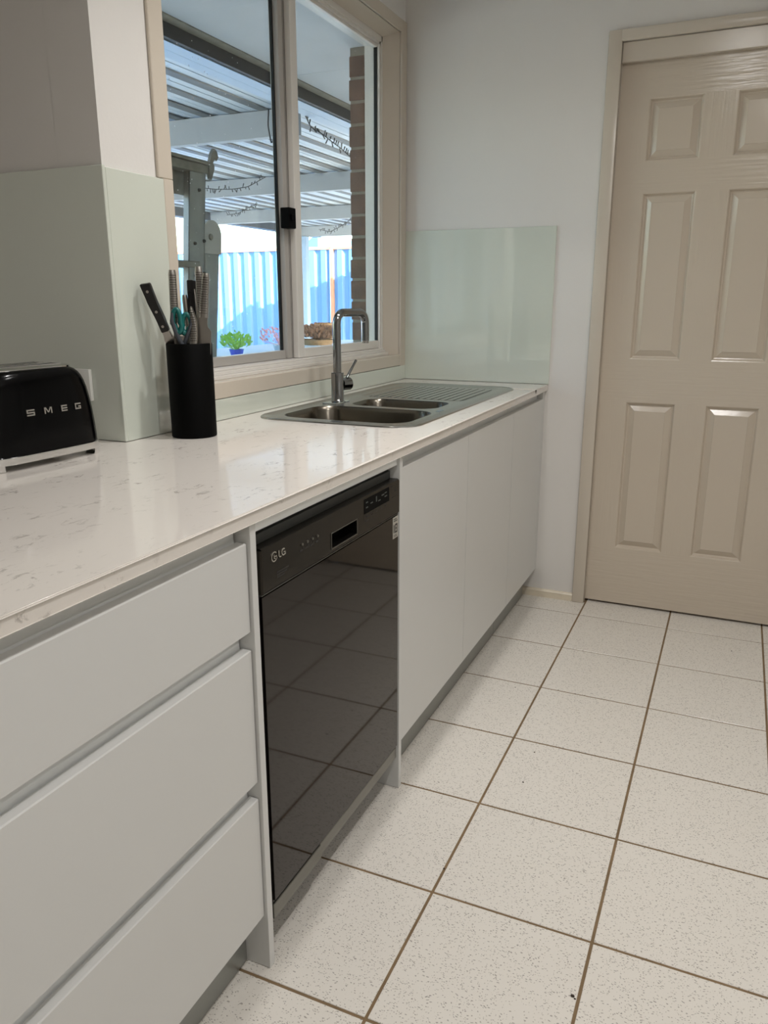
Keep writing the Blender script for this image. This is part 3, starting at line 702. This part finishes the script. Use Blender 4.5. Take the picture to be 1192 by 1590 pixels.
for sx_ in (-1, 1):
    for sy_ in (-1, 1):
        b = B()
        fp = [(.058, .113), (.0845, .113), (.0835, .121), (.079, .130), (.070, .1375), (.056, .1395), (.055, .117)]
        o2 = [[Vector((sx_*px_*k_, sy_*py_*k_, z)) for px_, py_ in fp] for z, k_ in ((.0005, .975), (.003, .99), (.0150, 1.0))]
        loft(b, o2); obj('foot', b, chrome, ts, smooth=True, angle=40)
# lettering on the long side: S M E G
lt = mat('letter_steel', (198, 194, 188), .25, metal=.9)
def letter(ch, y0, w_=.0185, h_=.0125, z0=.103):
    b = B(); t = .0026
    def r(a0, c0, a1, c1): box(b, (0, y0+a0, z0+c0), (.0022, y0+a1, z0+c1))
    if ch == 'S': r(0, h_-t, w_, h_); r(0, h_/2-t/2, w_, h_/2+t/2); r(0, 0, w_, t); r(0, h_/2, t, h_); r(w_-t, 0, w_, h_/2)
    if ch == 'E': r(0, h_-t, w_*.8, h_); r(0, h_/2-t/2, w_*.8, h_/2+t/2); r(0, 0, w_*.8, t); r(0, 0, t, h_)
    if ch == 'G': r(0, h_-t, w_*.85, h_); r(0, 0, w_*.85, t); r(0, 0, t, h_); r(w_*.85-t, 0, w_*.85, h_*.55); r(w_*.45, h_*.55-t, w_*.85, h_*.55)
    if ch == 'M':
        r(0, 0, t, h_); r(w_-t, 0, w_, h_)
        prism(b, [(y0+t*.6, z0+h_), (y0+t*1.6, z0+h_), (y0+w_/2+t/2, z0+t*.8), (y0+w_/2-t/2, z0+t*.8)], 0, 0, .0022)
        prism(b, [(y0+w_-t*1.6, z0+h_), (y0+w_-t*.6, z0+h_), (y0+w_/2+t/2, z0+t*.8), (y0+w_/2-t/2, z0+t*.8)], 0, 0, .0022)
    return b
for ch, y0 in (('S', -.0535), ('M', -.0115), ('E', .0305), ('G', .0665)):
    b = letter(ch, y0)
    for v in b.verts:
        t = (v.co.z-.026)/.150; hx_ = .0905-.0085*t**2; hy_ = .1440-.0170*t**1.5
        v.co.x += hx_*(1-abs(v.co.y/hy_)**5)**.2-.0008
    obj('letter', b, lt, ts)
b = B(); box(b, (-.018, .1290, .070), (.018, .1500, .086), .004, 2); obj('lever', b, chrome, ts, smooth=True)

# ---- crumbs on the floor
b = B(); rnd = random.Random(3)
for x, y, r_ in ((1.3905, -.2700, .0022), (.7480, -.8560, .0020), (.8960, -1.2080, .0022), (.9020, -1.3600, .0024), (.8220, -1.7500, .0022), (1.1480, -1.9680, .0036), (1.1530, -1.9720, .0020), (1.40, -1.15, .0012), (.70, -1.45, .0014), (1.02, -.95, .0012)):
    bmesh.ops.create_icosphere(b, subdivisions=1, radius=r_, matrix=Matrix.Translation((x, y, r_*.45)) @ Matrix.Diagonal((1.2, .9, .55, 1)))
tagp(obj('floor_crumbs', b, mat('crumb_dark', (52, 42, 32), .8)), 'a few dark crumbs scattered on the speckled white floor tiles', 'crumbs', kind='stuff')

# ---- power outlet
po = empty('power_outlet', (-.143, YN-.0105, 1.030)); tagp(po, 'white double power outlet on the shaded glass splashback behind the toaster', 'outlet')
b = B(); box(b, (-.058, -.010, -.036), (.058, 0, .038), .002, 2); obj('plate', b, plastw, po, smooth=True)
for dx_ in (-.028, .028):
    b = B(); box(b, (dx_-.006, -.0125, .014), (dx_+.006, -.0098, .028), .001); obj('switch', b, plastw, po)
    b = B(); box(b, (dx_-.012, -.0112, -.022), (dx_+.012, -.0098, .006)); obj('socket', b, alus, po)

# ================================================================== OUTSIDE
b = B(); box(b, (-22, -8, -.25), (-.14, 22, -.12)); struct('ground', b, concm)
# brick outer skin round the window: mortar core + bricks on the reveal we can see
b = B(); box(b, (-.2465, -.0095, -.12), (-.150, 2.2, 2.199)); box(b, (-.2445, -1.49, -.12), (-.150, -.006, .935)); box(b, (-.245, -1.585, -.12), (-.150, -1.50, 2.199))
ext = struct('wall_outside', b, mortar)
for k in range(27):
    z0 = -.068+.0862*k+.006; hd = k % 2
    if z0 > 2.17: break
    if z0+.076 < .90: continue
    b = B(); r_ = random.uniform(-.0025, .0025); box(b, (-.2515+r_, -.0125+r_, z0), (-.1440, (.098 if hd else .215), min(z0+.0755, 2.1985)), .003, 2)
    obj('brick', b, brickm, ext)
b = B(); box(b, (-.28, -1.55, .935), (-.146, .03, .965), .004); struct('window_outer_sill', b, brickm)
# eave
b = B(); box(b, (-.6905, -1.58, 2.2000), (-.140, .2440, 2.2060)); box(b, (-.6905, .2470, 2.2000), (-.140, 3.2, 2.2060)); struct('eave_soffit', b, soff)
b = B(); box(b, (-.7130, -1.58, 2.1950), (-.6620, 3.2, 2.2100), .003, 2); struct('eave_bead', b, stain)
b = B(); box(b, (-.7300, -1.58, 2.1480), (-.7130, 3.2, 2.30)); struct('fascia', b, fasc)
b = B(); prism(b, [(-.78, 2.31), (4.2, 3.6), (4.2, 3.75), (-.78, 2.42)], 1, -6.5, 3.3); struct('house_roof', b, fasc)
# patio cover
pc = empty('patio_cover', (-2.9, 2, 2.3)); tagp(pc, 'patio cover of ribbed metal roofing on grey beams outside the window', 'patio cover')
RX0, RX1, RY0 = -4.97, -.80, -1.57
def yend(x): return min(8.90, 8.27+(x+4.97)*.40)  # roof end shape invented: skewed to cast a sloping shadow on the fence
xe = [RX0+(RX1-RX0)*k/5 for k in range(6)]
for k in range(5):
    b = B(); x0, x1 = xe[k]-.012, xe[k+1]+.012
    prism(b, [(x0, RY0), (x1, RY0), (x1, yend(x1)), (x0, yend(x0))], 2, 2.300+.004*(k % 2), 2.3012+.004*(k % 2))
    child('roof_sheet', b, zinc, pc)
nr = int((RX1-RX0)/.2)
for k in range(nr):
    x = -1.17-.2*k
    if x < RX0+.05: break
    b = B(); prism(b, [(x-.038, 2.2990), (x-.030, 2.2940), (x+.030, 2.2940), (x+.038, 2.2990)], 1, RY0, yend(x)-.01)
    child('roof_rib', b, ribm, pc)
    b = B()
    box(b, (x-.103, RY0, 2.2978), (x-.097, yend(x)-.01, 2.2990))
    child('roof_swage', b, zinc, pc)
for i, y in enumerate((-1.10, 1.155, 3.32, 5.48, 7.65)):
    b = B(); box(b, (-4.90, y-.03, 2.150+.0), (-1.155, y+.03, 2.2940), .002)
    child('beam', b, beamm, pc)
b = B(); box(b, (-1.000, RY0, 2.2000), (-.93, 8.6, 2.2940), .002); box(b, (-.93, RY0, 2.200), (-.86, 8.6, 2.205)); child('wall_channel', b, mat('pale_flashing', (176, 192, 206), .4, metal=.3), pc)
b = B(); box(b, (-5.06, RY0, 2.200), (-4.93, 8.4, 2.31), .004); child('gutter', b, mat('gutter_dark', (78, 84, 90), .5), pc)
b = B(); box(b, (-4.86, 7.60, -.12), (-4.76, 7.70, 2.16), .004); child('post', b, mat('post_blue_grey', (150, 176, 204), .5), pc)
# fence
YF = 9.12
fc = empty('metal_fence', (-5, YF, -.12)); tagp(fc, 'blue corrugated metal fence with terracotta rail across the back yard', 'fence')
posts = [-5.110+2.95*k for k in range(-4, 3)]
for k in range(len(posts)-1):
    b = B(); x = posts[k]+.03; pts = []; 
    prof = []
    while x < posts[k+1]-.03:
        for dx_, dy_ in ((0, 0), (.045, 0), (.075, -.035), (.165, -.035), (.195, 0)):
            if x+dx_ < posts[k+1]-.02: prof.append((x+dx_, YF+dy_))
        x += .22
    back = [(p[0], p[1]+.002) for p in reversed(prof)]
    prism(b, prof+back, 2, -.10, 2.075); child('fence_sheet', b, fencem, fc)
    b = B(); box(b, (posts[k]+.02, YF-.045, 2.060), (posts[k+1]-.02, YF+.02, 2.105), .004); child('fence_rail', b, fencer, fc)
for p in posts:
    b = B(); box(b, (p-.028, YF-.050, -.12), (p+.028, YF+.02, 2.115), .004); child('fence_post', b, fencer, fc)
# neighbour's shed gable
b = B(); prism(b, [(-7.9, -.12), (-6.56, -.12), (-6.52, 2.43), (-6.60, 2.48), (-6.86, 2.28), (-7.9, 2.15)], 1, 11.2, 13.0)
tagp(obj('garden_shed', b, mat('shed_blue', (96, 150, 214), .6)), 'blue sloping shed top showing above the fence beside the patio post', 'shed')

# ladder
ld = empty('step_ladder', (-.60, -.72, -.12)); tagp(ld, 'worn aluminium step ladder standing close outside the left window pane', 'ladder')
LN = math.tan(math.radians(6.6))
def ly(z): return (z-1.70)*LN
def stile(bm, x0, x1, y0, y1, z0, z1, lean=1.0, web=.003):
    """C section leaning in y"""
    for (a0, c0, a1, c1) in ((x0, y0, x1, y0+web), (x0, y1-web, x1, y1), (x1-web, y0, x1, y1)):
        vs = box(bm, (a0, c0, z0), (a1, c1, z1))
        for v in vs: v.co.y += ly(v.co.z)*lean
for yy in (-.640, -1.03):
    b = B(); stile(b, -.615, -.590, yy, yy+.096, -.2770, 1.69); child('stile', b, alul, ld)
b = B(); box(b, (-.72, -1.10, 1.680), (-.580, -.540, 1.712), .004, 2); box(b, (-.735, -1.11, 1.712), (-.570, -.530, 1.724), .003); box(b, (-.640, -1.02, 1.60), (-.630, -.60, 1.682)); child('top_cap', b, alud, ld)
b = B(); prism(b, [(-.536, 1.668), (-.526, 1.662), (-.505, 1.700), (-.503, 1.716), (-.512, 1.722), (-.500, 1.738), (-.486, 1.734), (-.476, 1.750), (-.482, 1.768), (-.500, 1.776), (-.516, 1.758), (-.536, 1.712)], 0, -.590, -.578)
child('latch_hook', b, alud, ld)
for z in (1.355, 1.075, .825, .545, .265):
    b = B(); vs = box(b, (-.660, -1.0, z-.012), (-.585, -.575, z+.012), .003)
    for v in b.verts: v.co.y += ly(z)
    t_ = child('tread', b, alud, ld)
for yy in (-.535, -1.135):
    b = B(); z0, z1 = -.2770, 1.475; stile(b, -.640, -.616, yy, yy+.124, z0, z1, 1.15); child('rear_leg', b, alul, ld)
    b = B(); n = 16; pts = [(yy-.003, 1.40), (yy+.122, 1.40)] + [(yy+.0605+.0625*math.cos(PI*k/n), 1.462+.0625*math.sin(PI*k/n)) for k in range(n+1)]
    prism(b, pts, 0, -.642, -.608)
    for v in b.verts: v.co.y += ly(v.co.z)
    child('leg_cap', b, mat('grey_plastic_cap', (186, 184, 178), .6), ld)
    b = B(); cyl(b, (-.608, yy+.05+ly(1.46), 1.462), (-.602, yy+.05+ly(1.46), 1.462), .011, n=16); child('bolt', b, alud, ld)
b = B(); rz_ = [(-.590, 1.620), (-.628, 1.430), (-.572, 1.442), (-.632, 1.315), (-.578, 1.325)]
for y, z in rz_:
    y2 = y+(z-1.70)*LN*.3
    b2_ = B(); cyl(b2_, (-.592, y2, z), (-.583, y2, z), .007, .005, 12); child('rivet', b2_, fasc, ld)
b.free()

ld.scale = (.895, .895, .895); ld.location = (-.400, -.9753, .0209)

# string lights and cable
def string(name, pts, label, spikes=True, nn=26):
    b = B(); P = [Vector(p) for p in pts]; path = []
    for i in range(len(P)-1):
        for k in range(nn//(len(P)-1)): path.append(P[i].lerp(P[i+1], k/(nn//(len(P)-1))))
    path.append(P[-1])
    sm = [path[0]]+[(path[i-1]+path[i]*2+path[i+1])/4 for i in range(1, len(path)-1)]+[path[-1]]
    tube(b, sm, .0028 if spikes else .004, 6)
    if spikes:
        for i in range(1, len(sm)-1):
            d = Vector((random.uniform(-.5, .5), random.uniform(-.5, .5), random.choice((-1, 1))*random.uniform(.5, 1))).normalized()
            cyl(b, sm[i], sm[i]+d*random.uniform(.022, .034), .0025, .0038, 6)
    tagp(obj(name, b, wirem), label, 'string lights' if spikes else 'cable')
def PT3(px, py, d):
    """point seen at pixel px,py at depth d along the view axis"""
    return CP+(fw+r2*((px-596)/FPX)-u2*((py-795)/FPX))*d
string('string_lights', [PT3(473, 178, 4.3), PT3(482, 197, 4.3), PT3(500, 208, 4.35), PT3(515, 220, 4.4), PT3(530, 231, 4.5), PT3(546, 246, 4.6)], 'string of tiny lights hanging below the beam, beside the brick edge')
string('string_lights', [PT3(318, 292, 6.2), PT3(335, 294, 6.2), PT3(360, 294, 6.2), PT3(385, 290, 6.2), PT3(412, 275, 6.2)], 'string of tiny lights sagging along the second beam, left pane')
string('string_lights', [PT3(352, 334, 8.6), PT3(370, 331, 8.6), PT3(385, 323, 8.6), PT3(400, 316, 8.6)], 'faint string of lights below the far beam, left pane')
string('string_lights', [PT3(495, 356, 8.6), PT3(512, 360, 8.6), PT3(528, 352, 8.6), PT3(545, 340, 8.6)], 'faint string of lights near the patio post, right pane')
string('hanging_cable', [PT3(417, 170, 4.25), PT3(416, 195, 4.25), PT3(421, 223, 4.25), PT3(427, 212, 4.25), PT3(427, 195, 4.25)], 'loop of thin black cable hanging from the nearest patio beam', False)

# table with potted plants
tb = empty('outdoor_table', (-2.35, 2.2, -.12)); tagp(tb, 'long pale outdoor table holding the potted plants outside', 'table')
b = B(); box(b, (-2.80, 1.25, .800), (-1.95, 4.4, .830), .004); child('table_top', b, tabm, tb)
for x in (-2.72, -2.03):
    for y in (1.32, 4.33): b = B(); box(b, (x-.025, y-.025, -.119), (x+.025, y+.025, .80)); child('leg', b, tabm, tb)
def plant(name, x, y, label, potm, leafmat, r, h, n, pot_h=.09, pr=.075, col2=None, parts='foliage'):
    e = empty(name, (x, y, .8305)); tagp(e, label, 'plant')
    b = B(); lathe(b, [(pr*.75, 0), (pr, pot_h), (pr*1.05, pot_h), (pr*.92, pot_h), (pr*.85, pot_h*.8), (.01, pot_h*.8)], n=20); obj('pot', b, potm, e, smooth=True)
    b = B(); rnd = random.Random(int(abs(x*100)))
    for k in range(n):
        a_ = rnd.uniform(0, 2*PI); q_ = rnd.random()**.5; el = rnd.uniform(.15, 1)
        tipv = Vector((r*q_*math.cos(a_), r*q_*math.sin(a_), pot_h+h*el*(1-.35*q_)))
        dirv = Vector((math.cos(a_)*.6+rnd.uniform(-.4, .4), math.sin(a_)*.6+rnd.uniform(-.4, .4), .8)).normalized(); s_ = dirv.orthogonal().normalized()
        l_ = rnd.uniform(.02, .04); p = tipv
        vs = [b.verts.new(p), b.verts.new(p+dirv*l_*.5+s_*l_*.22), b.verts.new(p+dirv*l_), b.verts.new(p+dirv*l_*.5-s_*l_*.22)]
        b.faces.new(vs)
        if k % 6 == 0: tube(b, [Vector((0, 0, pot_h*.8)), tipv*.5+Vector((0, 0, pot_h*.5)), tipv], .0018, 4)
    o = obj(parts, b, leafmat, e); o['kind'] = 'stuff'
    return e
plant('potted_plant', -2.10, 1.80, 'bushy green plant in a small blue pot on the outdoor table', bluepot, leafg, .105, .13, 260, .050, .055)
plant('potted_plant', -2.10, 2.42, 'sparse pink and green plant right of the blue pot on the outdoor table', tabm, leafp, .15, .17, 90, .05, .06)
plant('potted_plant', -2.30, 3.42, 'brown leafy mound beside the brick edge, seen behind the tap', bask, leafb, .20, .14, 900, .05, .17)
e = empty('wicker_basket', (-2.42, 3.78, .8305)); tagp(e, 'tan upright basket beside the brown plant, right window pane', 'basket')
b = B(); lathe(b, [(.075, 0), (.095, .19), (.100, .19), (.09, .185), (.07, .02), (.01, .02)], n=20); obj('body', b, bask, e, smooth=True)
for k in range(5):
    b = B(); r_ = .077+.004*k
    ring = [(r_*math.cos(2*PI*i/24), r_*math.sin(2*PI*i/24), .02+.038*k) for i in range(25)]; tube(b, ring, .004, 6); obj('hoop', b, bask, e, smooth=True)
